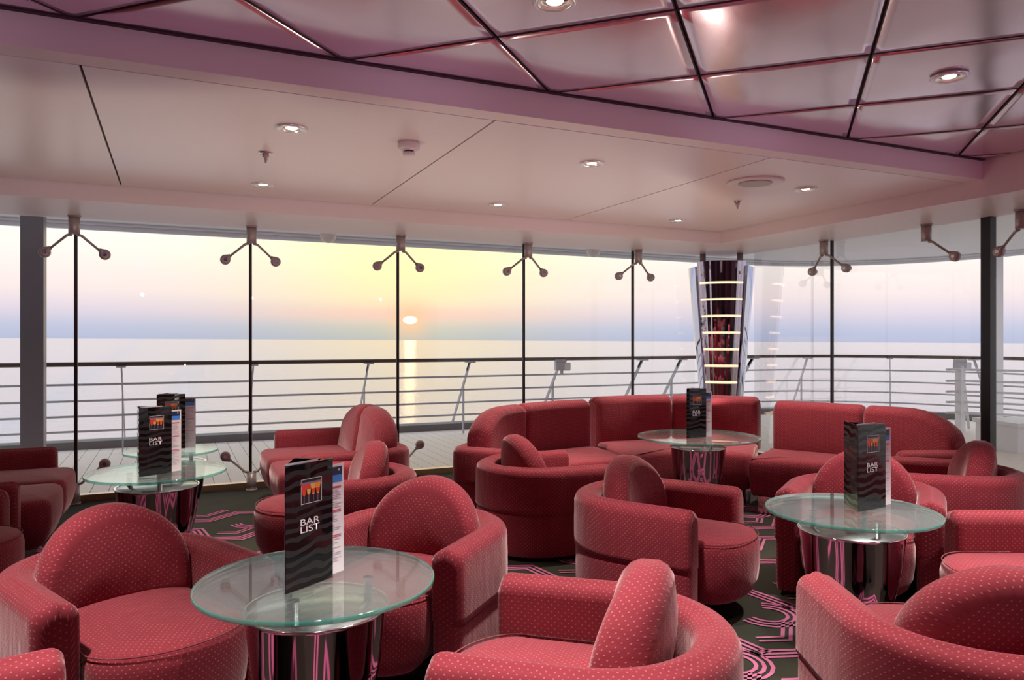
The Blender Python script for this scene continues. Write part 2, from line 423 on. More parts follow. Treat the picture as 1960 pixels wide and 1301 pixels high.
# ---- carpet motif: triple lines laid in an interlocking zigzag, with arcs in the gaps
def carpet_motif():
    m = MB(); zt = .004
    def strip(pts, w):
        pts = [Vector(p) for p in pts]; k = len(pts); L = []; R = []
        for i in range(k):
            d0 = (pts[i]-pts[i-1]).normalized() if i else (pts[1]-pts[0]).normalized()
            d1 = (pts[i+1]-pts[i]).normalized() if i < k-1 else d0
            n0 = Vector((-d0.y, d0.x)); n1 = Vector((-d1.y, d1.x)); n = (n0+n1).normalized(); c = max(.35, n.dot(n0))
            L.append(pts[i]+n*(w/2/c)); R.append(pts[i]-n*(w/2/c))
        n = len(m.v); m.v += [(p.x, p.y, zt) for p in L] + [(p.x, p.y, zt) for p in R]
        for i in range(k-1): m.face([n+k+i, n+k+i+1, n+i+1, n+i], None, 0, False)
    def offset(pts, o):
        pts = [Vector(p) for p in pts]; k = len(pts); out = []
        for i in range(k):
            d0 = (pts[i]-pts[i-1]).normalized() if i else (pts[1]-pts[0]).normalized()
            d1 = (pts[i+1]-pts[i]).normalized() if i < k-1 else d0
            n0 = Vector((-d0.y, d0.x)); n1 = Vector((-d1.y, d1.x)); n = (n0+n1).normalized(); c = max(.35, n.dot(n0))
            out.append(pts[i]+n*(o/c))
        return out
    def triple(pts):
        for o in (-.034, 0, .034): strip(offset(pts, o), .018)
    ca, sa = math.cos(math.radians(-20)), math.sin(math.radians(-20))
    A, B = .78, .54
    for i in range(-4, 9):
        for j in range(-2, 14):
            ox, oy = i*A + (j % 2)*A/2, j*B
            def T(x, y):
                return (1.6 + (ox-2+x)*ca - (oy-2+y)*sa, 1.4 + (ox-2+x)*sa + (oy-2+y)*ca)
            c = T(A/2, B/2)
            if not (XL+.6 < c[0] < XR-.7 and .6 < c[1] < YW-.75): continue
            triple([T(*p) for p in ((0, .10), (.26, .10), (.40, .36), (.66, .36), (.80, .10))])
            triple([T(.62+.13*math.cos(t), .02+.13*math.sin(t)) for t in [math.radians(a) for a in range(-160, 81, 20)]])
            strip([T(*p) for p in ((.05, .24), (.20, .24), (.30, .45))], .018)
            strip([T(*p) for p in ((.05, .28), (.18, .28), (.27, .47))], .018)
    o = m.build('carpet_motif', PINK, floor); o['kind'] = 'stuff'; o['label'] = 'pink woven lines of the carpet'
carpet_motif()

# ---- ceilings
ceil = struct(box_obj('ceiling', (XL, XR, YB, YW, 2.80, 2.86), GROOVE))
def white_panels():
    xs = [-4.2, -2.32, -.37, 1.585, 3.545, 5.46]; g = .006
    for a, b in zip(xs, xs[1:]):
        m = MB(); m.box(a+g, b-g, 3.70+g, 6.47-g, ZW, ZW+.03); o = m.build('ceiling_panel', WHITE, ceil)
white_panels()
box_obj('joint_backing', (XL, 5.46, 3.66, 6.47, ZW+.012, ZW+.05), GROOVE, ceil)
struct(box_obj('trim_1', (XL, 5.46, 3.565, 3.695, ZW, 2.80), TRIMW)); bpy.data.objects['trim_1']['label'] = 'pale fascia between white and plum ceilings'
struct(box_obj('trim_2', (XL, XR+.05, 6.475, YW+.05, ZS, 2.80), TRIMW)); bpy.data.objects['trim_2']['label'] = 'pale soffit beam above the long window wall'
struct(box_obj('trim_3', (5.46, XR+.05, YB, 6.475, ZS, 2.80), TRIMW)); bpy.data.objects['trim_3']['label'] = 'pale soffit beam above the right window wall'
def clip(poly, x0, x1, y0, y1):
    for ax, lim, sg in ((0, x0, 1), (0, x1, -1), (1, y0, 1), (1, y1, -1)):
        out = []
        for i in range(len(poly)):
            p, q = poly[i-1], poly[i]; a, b = sg*(p[ax]-lim), sg*(q[ax]-lim)
            if (a < 0) != (b < 0):
                t = a/(a-b); out.append((p[0]+(q[0]-p[0])*t, p[1]+(q[1]-p[1])*t))
            if b >= 0: out.append(q)
        poly = out
        if not poly: return []
    return poly
def plum_tiles():
    D = 1.108
    for i in range(-12, 12):
        for j in range(-10, 10):
            k0, k1 = -.60 + i*D, -.60 + (i+1)*D; q0, q1 = 4.285 + j*D*1.01, 4.285 + (j+1)*D*1.01
            poly = [((q+k)/2, (q-k)/2) for k, q in ((k0, q0), (k1, q0), (k1, q1), (k0, q1))]
            poly = clip(poly, XL+.3, 5.44, -1.5, 3.53)
            if len(poly) < 3: continue
            P = [Vector(p) for p in poly]
            P = [p for a, p in enumerate(P) if (p-P[a-1]).length > .01]
            if len(P) < 3: continue
            area = sum(P[a-1].x*P[a].y-P[a].x*P[a-1].y for a in range(len(P)))/2
            if abs(area) < .01: continue
            if area < 0: P.reverse()
            c = sum(P, Vector((0,0)))/len(P)
            # subdivide the rim and pillow the sheet
            Q = []
            for a in range(len(P)):
                for t in range(6): Q.append(P[a].lerp(P[(a+1) % len(P)], t/6))
            m = MB(); n = len(Q); rad = math.sqrt(abs(area))*.5
            for ins, z in ((.005, ZP+.030), (.005, ZP+.006), (.010, ZP), (.05, ZP-.0012), (.16, ZP-.004), (.28, ZP-.0055)):
                f = 1-ins/rad if ins < rad*.8 else .2
                for v in Q: w = c+(v-c)*f; m.v.append((w.x, w.y, z))
            m.v.append((c.x, c.y, ZP-.006))
            for r in range(5):
                for a in range(n):
                    b = (a+1) % n; m.face([r*n+b, r*n+a, (r+1)*n+a, (r+1)*n+b], None, 0 if r > 1 else 1, r > 1)
            for a in range(n): m.face([5*n+(a+1) % n, 5*n+a, 6*n])
            m.build('plum_ceiling_tile', [PURP, PURPD], ceil)
plum_tiles()
box_obj('plum_joint_backing', (XL, 5.46, -1.6, 3.565, ZP+.022, ZP+.05), PURPD, ceil)
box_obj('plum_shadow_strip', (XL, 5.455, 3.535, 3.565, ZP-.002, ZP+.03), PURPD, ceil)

# ---- window walls
def window(name, label):
    o = thing(name, label, None); o['kind'] = 'structure'; return o
w1 = window('window_1', 'long glazed window wall facing the sunset')
XS = [XR-1.435*k for k in range(0, 8)]
for a, b in zip(XS, XS[1:]): box_obj('pane', (b+.014, a-.014 if a < XR-.1 else a-.52, YW+.004, YW+.006, .05, ZS+.02), PANE, w1)
for x in XS[1:]:
    m = MB(); m.box(x-.013, x+.013, YW-.008, YW+.016, .05, ZS+.02); m.build('glazing_joint', JOINT, w1)
w2 = window('window_2', 'glazed window wall on the right')
YS = [7.42, 5.80, 4.13, 2.4, .7, -1.0]
for a, b in zip(YS, YS[1:]): box_obj('pane', (XR+.004, XR+.006, b+.014, a-.014 if a < 7 else a-.45, .05, ZS+.02), PANE, w2)
m = MB(); m.box(XR-.008, XR+.016, 5.80-.013, 5.80+.013, .05, ZS+.02); m.build('glazing_joint', JOINT, w2)
m = MB(); m.box(XR-.03, XR+.05, 4.13-.042, 4.13+.042, .05, ZS+.02); m.build('mullion', BLACK, w2)
struct(box_obj('baseboard_window', (XL, XR, YW-.03, YW+.05, 0, .055), BRASS))
struct(box_obj('baseboard_right', (XR-.03, XR+.05, YB, YW-.03, 0, .055), BRASS))

# ================================================================== OUTSIDE
sea_m = pbsdf('sea_water', (.46, .46, .54), .12)
def sea():
    nt, N, L, b = nodes_of(sea_m)
    b.inputs['IOR'].default_value = 1.45; b.inputs['Specular IOR Level'].default_value = .75
    tc = N('ShaderNodeTexCoord'); mp = N('ShaderNodeMapping'); mp.inputs['Rotation'].default_value = (0, 0, YAW); L(tc.outputs['Object'], mp.inputs[0])
    mp2 = N('ShaderNodeMapping'); mp2.inputs['Scale'].default_value = (.16, .34, 1); L(mp.outputs[0], mp2.inputs[0])
    n = N('ShaderNodeTexNoise'); n.inputs['Scale'].default_value = 1.0; n.inputs['Detail'].default_value = 6; n.inputs['Roughness'].default_value = .6; L(mp2.outputs[0], n.inputs['Vector'])
    bp = N('ShaderNodeBump'); bp.inputs['Strength'].default_value = .5; bp.inputs['Distance'].default_value = .8
    L(n.outputs['Fac'], bp.inputs['Height']); L(bp.outputs[0], b.inputs['Normal'])
    # the ship's wake: two straight bands of churned, bluer water spreading from the stern
    sp = N('ShaderNodeSeparateXYZ'); L(tc.outputs['Object'], sp.inputs[0])
    def M(op, a, c=None, cl=False):
        q = N('ShaderNodeMath'); q.operation = op; q.use_clamp = cl
        for i, v in enumerate((a, c)):
            if v is None: continue
            if isinstance(v, (int, float)): q.inputs[i].default_value = v
            else: L(v, q.inputs[i])
        return q.outputs[0]
    x, y = sp.outputs[0], sp.outputs[1]
    ax = M('ADD', x, 18.0); half = M('ADD', M('MULTIPLY', y, .035), 10.0)
    band = M('SUBTRACT', 1.0, M('DIVIDE', M('ABSOLUTE', M('SUBTRACT', M('ABSOLUTE', ax), half)), M('ADD', M('MULTIPLY', y, .012), 7.0)), True)
    n2 = N('ShaderNodeTexNoise'); n2.inputs['Scale'].default_value = .05; n2.inputs['Detail'].default_value = 6; L(mp.outputs[0], n2.inputs['Vector'])
    fac = M('MULTIPLY', band, n2.outputs['Fac'], True)
    mx = N('ShaderNodeMix'); mx.data_type = 'RGBA'; L(fac, mx.inputs[0]); mx.inputs[6].default_value = (.58, .49, .52, 1); mx.inputs[7].default_value = (.30, .40, .62, 1)
    L(mx.outputs[2], b.inputs['Base Color'])
    m = MB(); R = 24000; m.v = [(-R, -R, 0), (R, -R, 0), (R, R, 0), (-R, R, 0)]; m.face([0, 1, 2, 3], None, 0, False)
    o = m.build('sea', sea_m); o.location = (0, 0, -20)
    ax_ = Vector((SI, CO, 0)); o.rotation_mode = 'QUATERNION'
    o.rotation_quaternion = Matrix.Rotation(math.radians(.29), 4, ax_).to_quaternion()
    tag(o, 'calm sea stretching to the horizon behind the ship', None, None, 'stuff')
sea()
RY, RXE, RR = 10.15, 12.0, 2.8
def rail_path(off=0.0, x0=-3.2, y1=5.6, n=14):
    """plan of the railing, pushed outward by off"""
    cx, cy, r = RXE-RR, RY-RR, RR+off
    pts = [(x0, RY+off)] + [(x0+(cx-x0)*k/6, RY+off) for k in range(1, 6)] + arc2(cx, cy, r, 90, 0, n) + [(RXE+off, y1)]
    return pts
def outside():
    deck = struct(thing('floor_deck', 'pale deck outside the window wall', None)); deck['kind'] = 'structure'
    sub = box_obj('deck_base', (XL, 13.2, -1.0, 12.2, -.30, -.012), GREYP, deck)
    w = .152; x = XL
    i = 0
    while x < 13.0:
        y0 = YW+.06 if x < XR+.05 else -.9
        cx, cy = RXE-RR, RY-RR; R = RR+.78
        y1 = RY+.78 if x < cx else cy+math.sqrt(max(0.01, R*R-(x+w-cx)**2)) if x+w-cx < R else y0
        if y1 > y0+.1:
            m = MB(); m.box(x+.0035, x+w-.0035, y0, y1, -.012, 0); m.build('deck_board', DECKM, deck)
        x += w
    # kerb
    m = MB(); pin = rail_path(.74); pout = rail_path(1.02); n = len(pin)
    for a, b in zip(zip(pin, pin[1:]), zip(pout, pout[1:])):
        v = len(m.v); m.v += [(*a[0], -.02), (*a[1], -.02), (*b[1], -.02), (*b[0], -.02), (*a[0], .10), (*a[1], .10), (*b[1], .10), (*b[0], .10)]
        for q in ((0,1,5,4), (4,5,6,7), (2,3,7,6)): m.face([v+i for i in q], None, 0, False)
    k = struct(m.build('trim_kerb', KERB)); k['label'] = 'weathered kerb along the edge of the deck'
    # overhanging deck above
    cx, cy = RXE-RR, RY-RR
    poly = [(XL, YW-.2), (XR-.2, YW-.2), (XR-.2, -1.0), (RXE+.35, -1.0)] + arc2(cx, cy, RR+.35, 0, 90, 14) + [(XL, RY+.35)]
    m = MB(); m.prism(poly, 2.82, 3.0); c = struct(m.build('ceiling_deck', CANOPY)); c['label'] = 'grey underside of the overhanging deck above'
    m = MB(); m.tube([(x, y, 2.785) for x, y in rail_path(.30, XL)], .035, 8); m.tube([(x, y, 2.80) for x, y in rail_path(.05, XL)], .018, 6)
    e = struct(m.build('trim_deck_edge', LGREY)); e['label'] = 'pale pipe edging the overhanging deck'
    # two globe lamps under it
    for px, lab in ((628, 'frosted globe lamp under the outside deck, left of the sun'), (1136, 'frosted globe lamp under the outside deck, right of the sun')):
        r = (px-980)/1420; Z = 9.2/(CO-r*SI); X, Y = room(r*Z, Z)
        t = thing('globe_lamp', lab, 'lamp', (X, Y, 2.82), 0, 'globe lamps under the outside deck')
        a = MB(); a.lathe([(.001, -.235), (.05, -.225), (.085, -.19), (.098, -.14), (.092, -.09), (.07, -.055)], 20); a.build('globe', GLOBE, t)
        a = MB(); a.lathe([(.07, -.055), (.075, -.04), (.06, -.02), (.06, 0)], 20); a.build('lamp_cap', LGREY, t)
    # railing
    r = thing('deck_railing', 'long ship railing with dark top rail and five bars along the deck edge', 'railing')
    def course(off, z, rad, name, mat):
        m = MB(); m.tube([(x, y, z) for x, y in rail_path(off)], rad, 8); return m.build(name, mat, r)
    course(0, 1.11, .027, 'top_rail', RAILW)
    for off, z in ((.16, .86), (.27, .655), (.30, .465), (.30, .28)): course(off, z, .014, 'bar', GREYP)
    stations = [((x, RY), (0, 1)) for x in (-2.09, -.58, .94, 2.45, 3.95, 5.46, 6.97, 7.75, 9.3)]
    for deg in (66, 38, 12): stations.append(((cx+RR*math.cos(math.radians(deg)), cy+RR*math.sin(math.radians(deg))), (math.cos(math.radians(deg)), math.sin(math.radians(deg)))))
    for (px, py), (nx, ny) in stations:
        t = Vector((-ny, nx, 0)); nn = Vector((nx, ny, 0)); p = Vector((px, py, 0))
        def bar(m, a, b, w, th):
            a = p+nn*a[0]+Vector((0,0,a[1])); b = p+nn*b[0]+Vector((0,0,b[1])); d = (b-a).normalized(); u = d.cross(t).normalized()
            v = len(m.v)
            for q in (a, b):
                for s1, s2 in ((-1,-1), (1,-1), (1,1), (-1,1)): m.v.append(tuple(q+t*(s1*th/2)+u*(s2*w/2)))
            for q in ((0,1,5,4), (1,2,6,5), (2,3,7,6), (3,0,4,7), (3,2,1,0), (4,5,6,7)): m.face([v+i for i in q], None, 0, False)
        m = MB(); bar(m, (0, 1.085), (.78, .09), .055, .014); bar(m, (0, 1.09), (.12, .95), .05, .014); post = m.build('stay', GREYP, r)
        m = MB(); bar(m, (.28, .73), (.28, 0), .05, .016); m.build('post', GREYP, r)
        m = MB(); bar(m, (-.10, 1.078), (.10, 1.078), .02, .10); m.build('rail_bracket', GREYP, r)
    # control boxes fixed to the rail
    for px, Y, lab in ((1075, 10.1, 'grey control box clamped to the railing in the middle of the window wall'), (1840, None, 'grey control box on the railing by the white side gate at right')):
        rr = (px-980)/1420
        if Y: Z = Y/(CO-rr*SI)
        else: Z = 11.6
        X, Yy = room(rr*Z, Z)
        t = thing('control_box', lab, 'box', (X, Yy, 0), -.2)
        a = MB(); a.box(-.10, .12, -.06, .06, .93, 1.05); a.build('housing', GREYP, t)
        a = MB(); a.box(-.10, .06, -.05, .05, 1.052, 1.10); a.build('clamp', GREYP, t)
        a = MB(); a.box(-.02, .02, -.02, .02, .88, .93); a.build('spigot', GREYP, t)
        a = MB(); a.box(.03, .125, -.066, -.06, .94, 1.04); a.build('cover_plate', LGREY, t)
    # tall outside pillars
    for x, y, ww, mat, lab in ((-1.36, 9.3, .105, pbsdf('dark_grey_paint', (.22, .22, .25), .4), 'grey steel pillar outside the window at far left'), (11.55, 7.35, .085, LGREY, 'white steel pillar outside the right window')):
        t = thing('deck_pillar', lab, 'pillar', (x, y, 0), .0)
        a = MB(); a.box(-ww, ww, -ww, ww, 0, 2.82); a.build('shaft', mat, t)
        a = MB(); a.box(-ww-.03, ww+.03, -ww-.03, ww+.03, 0, .03); a.build('base_plate', mat, t)
    # white side railing returning to the ship at the right
    g = thing('side_railing', 'white tubular side railing meeting the deck railing at far right', 'railing')
    gx0, gy0 = room((1838-980)/1420*11.3, 11.3); gx1, gy1 = room(8.3, 10.1)
    for z in (.95, .78, .62, .46, .30):
        a = MB(); a.tube([(gx0-.25, gy0+.05, z), (gx0, gy0, z), (gx1, gy1, z)], .017, 8); a.build('bar', LGREY, g)
    a = MB(); a.box(gx0-.05, gx0+.05, gy0-.05, gy0+.05, 0, .96); a.build('post', LGREY, g)
    a = MB(); a.tube([(gx0+.12, gy0+.05, 1.0), (gx0+.35, gy0+.10, .02)], .022, 8); a.build('stay', LGREY, g)
    a = MB(); a.box(gx1-.05, gx1+.05, gy1-.05, gy1+.05, 0, .96); a.build('post', LGREY, g)
    k = thing('deck_locker', 'low white deck box outside the right window', 'box', room(6.9, 9.6), -.3)
    a = MB(); a.box(-.7, .7, -.35, .35, 0, .32); a.build('body', LGREY, k)
    a = MB(); a.box(-.73, .73, -.38, .38, .325, .37); a.build('lid', LGREY, k)
    k.location.z = 0
outside()

# ---- spider fittings holding the glass
def spider(x, y, ang, top, label, nd=2, sides=(-1, 1)):
    """four-point glass fitting cut to its two arms; ang = direction along the glass"""
    t = thing('glass_fitting', label, 'bracket', (x, y, ZS if top else 0), ang, 'spider fittings of the window walls')
    sg = -1 if top else 1; Lh = .155 if top else .16
    a = MB(); a.lathe([(.044, 0), (.044, sg*Lh)], 20); a.build('stem', STEEL, t)
    a = MB(); a.lathe([(.052, 0), (.052, sg*.012)], 20); a.build('flange', STEEL, t)
    for s in sides:
        a = MB(); z0 = sg*Lh
        pts = [(s*.02, 0, z0+sg*.004), (s*.055, .012, z0+sg*.012), (s*.185, .062, z0+sg*.125)]
        a.tube(pts, .0135, 8, r2=.010); arm = a.build('arm', STEEL, t)
        a = MB(); c = Vector((s*.225, .075, z0+sg*.158)); n = len(a.v)
        for yy, r in ((-.03, .024), (-.03, .040), (-.012, .046), (.012, .046), (.026, .040), (.026, .02)):
            for k in range(20):
                q = 2*PI*k/20; a.v.append((c.x+r*math.cos(q), c.y+yy, c.z+r*math.sin(q)))
        for i in range(5):
            for k in range(20): a.face([n+i*20+k, n+i*20+(k+1) % 20, n+(i+1)*20+(k+1) % 20, n+(i+1)*20+k])
        a.face([n+k for k in range(20)], None, 0, False); a.face([n+100+k for k in range(20)][::-1], None, 0, False)
        a.tube([(s*.18, .058, z0+sg*.12), (c.x-s*.012, c.y-.004, c.z-sg*.02)], .016, 8, r2=.03)
        a.tube([(c.x, c.y+.02, c.z), (c.x, c.y+.055, c.z)], .02, 12)
        dsc = a.build('clamp_disc', STEEL, t)
        a = MB(); a.tube([(c.x, c.y-.030, c.z), (c.x, c.y-.036, c.z)], .017, 12); a.build('bolt', CHROME, dsc)
    return t
ordn = ['first', 'second', 'third', 'fourth', 'fifth']
for k, i in enumerate((5, 4, 3, 2, 1)):
    spider(XS[i]+.0, YW-.115, 0, True, '%s steel spider fitting from the left above the sunset window wall' % ordn[k])
for y, lab, sd in ((5.80, 'steel spider fitting on the right window wall, beside the mirrored column', (-1, 1)), (4.62, 'single-armed steel spider fitting left of the black mullion', (1,)), (3.78, 'single-armed spider fitting at the right edge beyond the black mullion', (-1,))):
    spider(XR-.115, y, -PI/2, True, lab, sides=sd)
for k, (i, sd) in enumerate(((5, (1,)), (4, (-1, 1)), (3, (1,)))):
    spider(XS[i], YW-.115, 0, False, ['low spider fitting on the floor behind the left glass table', 'low spider fitting on the floor beside the left loveseat', 'low spider fitting on the floor behind the loveseat with twin cushions'][k], sides=sd)

# ---- ceiling fittings
SILV = pbsdf('bright_silver_ring', (.85, .84, .84), .25, .5)
def downlight(x, y, z, label):
    t = thing('downlight', label, 'light', (x, y, z), 0, 'recessed ceiling spotlights')
    a = MB(); a.lathe([(.085, 0), (.088, -.006), (.080, -.012), (.058, -.010), (.050, .004)], 32); 
    a.f = [f for f in a.f if len(f) == 4]; a.uv = a.uv[:len(a.f)]; a.mi = a.mi[:len(a.f)]; a.sm = [True]*len(a.f); a.build('chrome_ring', SILV, t)
    a = MB(); a.lathe([(.001, -.006), (.030, -.005), (.034, .001)], 24); a.build('lens', LENS, t)
    a = MB(); a.lathe([(.034, -.002), (.050, .0)], 24); a.f = a.f[:24]; a.uv = a.uv[:24]; a.mi = a.mi[:24]; a.sm = a.sm[:24]; a.build('reflector', CHROME, t)
DL = ['front left', 'front middle', 'front right', 'back left', 'back middle', 'back right']
for (x, y), w in zip(ROWS, DL): downlight(x, y, ZW, 'chrome ceiling spotlight lit in the white ceiling, %s one of six' % w)
downlight(3.53, 2.47, ZP-.011, 'chrome ceiling spotlight lit in a plum metal tile at right')
downlight(1.35, 2.56, ZP-.011, 'chrome ceiling spotlight in a plum metal tile at the top edge')
for x, y, lab in ((.53, 4.93, 'dark ceiling sprinkler between the two left spotlights'), (4.40, 4.99, 'brass ceiling sprinkler below the round ceiling speaker')):
    t = thing('sprinkler', lab, 'sprinkler', (x, y, ZW), 0, 'ceiling sprinklers')
    a = MB(); a.lathe([(.045, 0), (.047, -.004), (.040, -.010), (.018, -.012)], 24); a.build('escutcheon', CHROME, t)
    a = MB(); a.lathe([(.020, -.012), (.021, -.03), (.012, -.036), (.012, -.048), (.007, -.052), (.007, -.066), (.001, -.068)], 16); a.build('nozzle', STEEL, t)
t = thing('smoke_detector', 'white round smoke detector on the white ceiling', 'detector', (1.29, 4.33, ZW))
a = MB(); a.lathe([(.066, 0), (.068, -.030), (.062, -.042), (.040, -.052)], 32); a.build('base', PLASTIC, t)
a = MB(); a.lathe([(.028, -.052), (.028, -.060)], 24); a.build('vent_gap', GROOVE, t)
a = MB(); a.lathe([(.036, -.060), (.037, -.074), (.030, -.080), (.001, -.081)], 32); a.build('sensor_head', PLASTIC, t)
t = thing('ceiling_speaker', 'large round white ceiling speaker grille above the sofas', 'speaker', (3.98, 4.32, ZW))
a = MB(); a.lathe([(.205, 0), (.208, -.008), (.196, -.014), (.128, -.012)], 48); a.build('rim', PLASTIC, t)
a = MB(); a.lathe([(.124, -.013), (.120, -.018), (.095, -.016), (.060, -.019), (.03, -.017), (.001, -.018)], 48); a.build('grille', STEEL, t)

# ---- tapered mirror column with light bars
def column():
    X, Y = room(2.59, 9.18)
    t = thing('mirror_column', 'tapered mirrored column with glowing horizontal light bars behind the sofas', 'column', (X, Y, 0), heading(-106))
    MIR = pbsdf('plum_mirror', (.62, .50, .58), .03, 1.0); SIL = pbsdf('silver_mirror', (.66, .70, .78), .05, 1.0)
    def R(z): return .20 + (.408-.20)*z/2.35
    random.seed(3)
    # facing local +x: the front is a fan of narrow mirror strips, the flanks are broad silver sheets
    n = 26; a0 = -47; a1 = 47
    for i in range(n):
        b0, b1 = math.radians(a0+(a1-a0)*i/n), math.radians(a0+(a1-a0)*(i+1)/n); j = random.uniform(-.38, .38)
        m = MB()
        for z in (0.03, 2.345):
            r = R(z)*.95; mid = (b0+b1)/2; w = r*(b1-b0)/2*.97
            for s, rr in ((-1, 0), (1, 0), (1, -.02), (-1, -.02)):
                off = s*w*math.tan(j)*.5
                m.v.append(((r+rr+off)*math.cos(mid)-s*w*math.sin(mid), (r+rr+off)*math.sin(mid)+s*w*math.cos(mid), z))
        for q in ((0,1,5,4), (1,2,6,5), (2,3,7,6), (3,0,4,7), (3,2,1,0), (4,5,6,7)): m.face(q, None, 0, False)
        m.build('mirror_strip', SIL if i % 3 == 1 or i in (12, 13) else MIR, t)
    for s in (-1, 1):
        m = MB(); st = [s*50, s*62, s*76, s*92, s*120]
        for z in (.03, 2.285):
            for d in st: m.v.append((R(z)*math.cos(math.radians(d)), R(z)*math.sin(math.radians(d)), z))
        for k in range(4): m.face((k, k+1, 6+k, 5+k), None, 0, True)
        m.build('side_sheet', SIL, t)
    m = MB(); m.lathe([(R(.03)*.80, .03), (R(2.2)*.88, 2.3)], 24); m.build('core', MIR, t)
    for z in (2.085, 1.886, 1.687, 1.487, 1.288, 1.088, .889, .69, .49):
        m = MB(); r = R(z)*.97+.006; aa = 40; k = 12; pts = [(r*math.cos(math.radians(-aa+2*aa*i/k)), r*math.sin(math.radians(-aa+2*aa*i/k))) for i in range(k+1)]
        for zz in (z-.013, z+.013):
            for q in (0, .012):
                for p in pts: v = Vector(p); v = v+v.normalized()*q; m.v.append((v.x, v.y, zz))
        K = k+1
        for i in range(k):
            m.face((i+K, i+K+1, 3*K+i+1, 3*K+i), None, 0, True); m.face((2*K+i, 2*K+i+1, 3*K+i+1, 3*K+i)[::-1], None, 0, False); m.face((i, i+1, K+i+1, K+i), None, 0, False)
        m.build('light_bar', BAR, t)
    m = MB(); m.box(R(2.3)*.96-.01, R(2.3)*.96+.0, -.012, .012, 2.2, 2.34); m.build('top_clip', SIL, t)
    for yy in (-.22, .22):
        m = MB(); m.lathe([(.036, 2.0), (.036, ZS)], 16, (.06, yy)); m.build('hanger', STEEL, t)
column()

# ================================================================== TABLES
def table(cx, cz, R, label, rz=0.0, zt=.64, rb=.225, tri=90):
    x, y = room(cx, cz)
    t = thing('cocktail_table', label, 'table', (x, y, 0), rz, 'round glass cocktail tables')
    m = MB(); k = 64; th = .015
    for z, r in ((zt-th, R-.002), (zt-th+.002, R), (zt-.002, R), (zt, R-.002)):
        for i in range(k): m.v.append((r*math.cos(2*PI*i/k), r*math.sin(2*PI*i/k), z))
    for q in range(3):
        for i in range(k): j = (i+1) % k; m.face((q*k+i, q*k+j, (q+1)*k+j, (q+1)*k+i), None, 1, True)
    m.face([3*k+i for i in range(k)], None, 0, False); m.face([i for i in range(k)][::-1], None, 0, False)
    m.build('glass_top', [TGLASS, EDGE], t)
    zb = zt-.088
    m = MB(); m.lathe([(.118, 0), (.122, .01), (rb*.70, .17), (rb*.90, .38), (rb-.004, zb-.01), (rb, zb-.003)], 64)
    m.f = [f for f in m.f if len(f) == 4]; m.uv = m.uv[:len(m.f)]; m.mi = m.mi[:len(m.f)]; m.sm = [True]*len(m.f)
    m.build('mirror_base', TBASE, t)
    m = MB(); m.lathe([(rb, zb-.004), (rb+.003, zb), (rb-.002, zb+.003), (rb-.010, zb+.001)], 64); m.f = [f for f in m.f if len(f) == 4]; m.uv = m.uv[:len(m.f)]; m.mi = m.mi[:len(m.f)]; m.sm = [True]*len(m.f)
    m.build('rim', CHROME, t)
    m = MB(); m.lathe([(rb-.008, zb-.004), (rb-.012, zb), (.001, zb)], 64); m.build('inset_disc', TINSET, t)
    for q in range(3):
        d = math.radians(tri+120*q); m = MB(); m.lathe([(.0135, zb), (.0135, zt-th-.006), (.017, zt-th-.005), (.017, zt-th)], 18, (rb*.72*math.cos(d), rb*.72*math.sin(d))); m.build('standoff', CHROME, t)
    return t
table(-.622, 2.37, .372, 'round glass cocktail table at the front, before the two big armchairs', tri=-100-24)
table(1.522, 3.33, .366, 'round glass cocktail table at right, before the armchair facing the viewer', tri=-75-24)
table(-2.065, 4.32, .378, 'round glass cocktail table at left, the nearer of two by the window', tri=-60-24)
table(-2.36, 5.14, .302, 'small round glass cocktail table at left, the farther of two by the window', tri=-40)
table(1.475, 5.88, .475, 'largest round glass cocktail table, in the bay of the corner sofas', rb=.215, tri=-90)

# ================================================================== BAR LISTS
def zebra():
    m = pbsdf('black_zebra_card', (.008, .008, .010), .12); nt, N, L, b = nodes_of(m)
    tc = N('ShaderNodeTexCoord'); mp = N('ShaderNodeMapping'); mp.inputs['Rotation'].default_value = (0, .10, 0); L(tc.outputs['Object'], mp.inputs[0])
    n = N('ShaderNodeTexWave'); n.bands_direction = 'Z'; n.inputs['Scale'].default_value = 9.5; n.inputs['Distortion'].default_value = 5.0; n.inputs['Detail'].default_value = 1.0; n.inputs['Detail Scale'].default_value = 1.1; L(mp.outputs[0], n.inputs['Vector'])
    r = N('ShaderNodeMapRange'); r.inputs[1].default_value = .52; r.inputs[2].default_value = .60; L(n.outputs['Fac'], r.inputs[0])
    mx = N('ShaderNodeMix'); mx.data_type = 'RGBA'; L(r.outputs[0], mx.inputs[0]); mx.inputs[6].default_value = (.005, .005, .006, 1); mx.inputs[7].default_value = (.010, .0095, .012, 1); L(mx.outputs[2], b.inputs['Base Color'])
    q = N('ShaderNodeMapRange'); L(r.outputs[0], q.inputs[0]); q.inputs[3].default_value = .05; q.inputs[4].default_value = .38
    L(q.outputs[0], b.inputs['Roughness']); return m
ZEB = zebra()
PAPER = pbsdf('white_paper', (.80, .76, .80), .55); INKW = pbsdf('white_ink', (.85, .82, .86), .5)
NAVY = pbsdf('navy_ink', (.012, .02, .07), .4); BLUE = pbsdf('blue_ink', (.05, .25, .72), .4); REDI = pbsdf('red_ink', (.55, .04, .10), .5); GREYI = pbsdf('grey_ink', (.36, .33, .38), .6)
ORNG = pbsdf('orange_print', (.85, .32, .03), .4); REDP = pbsdf('red_print', (.75, .06, .03), .4); AMB = pbsdf('amber_print', (.75, .50, .10), .4); VIOL = pbsdf('violet_print', (.25, .18, .34), .4); DRK = pbsdf('photo_black', (.01, .01, .012), .3)
HM, WM = .382, .188
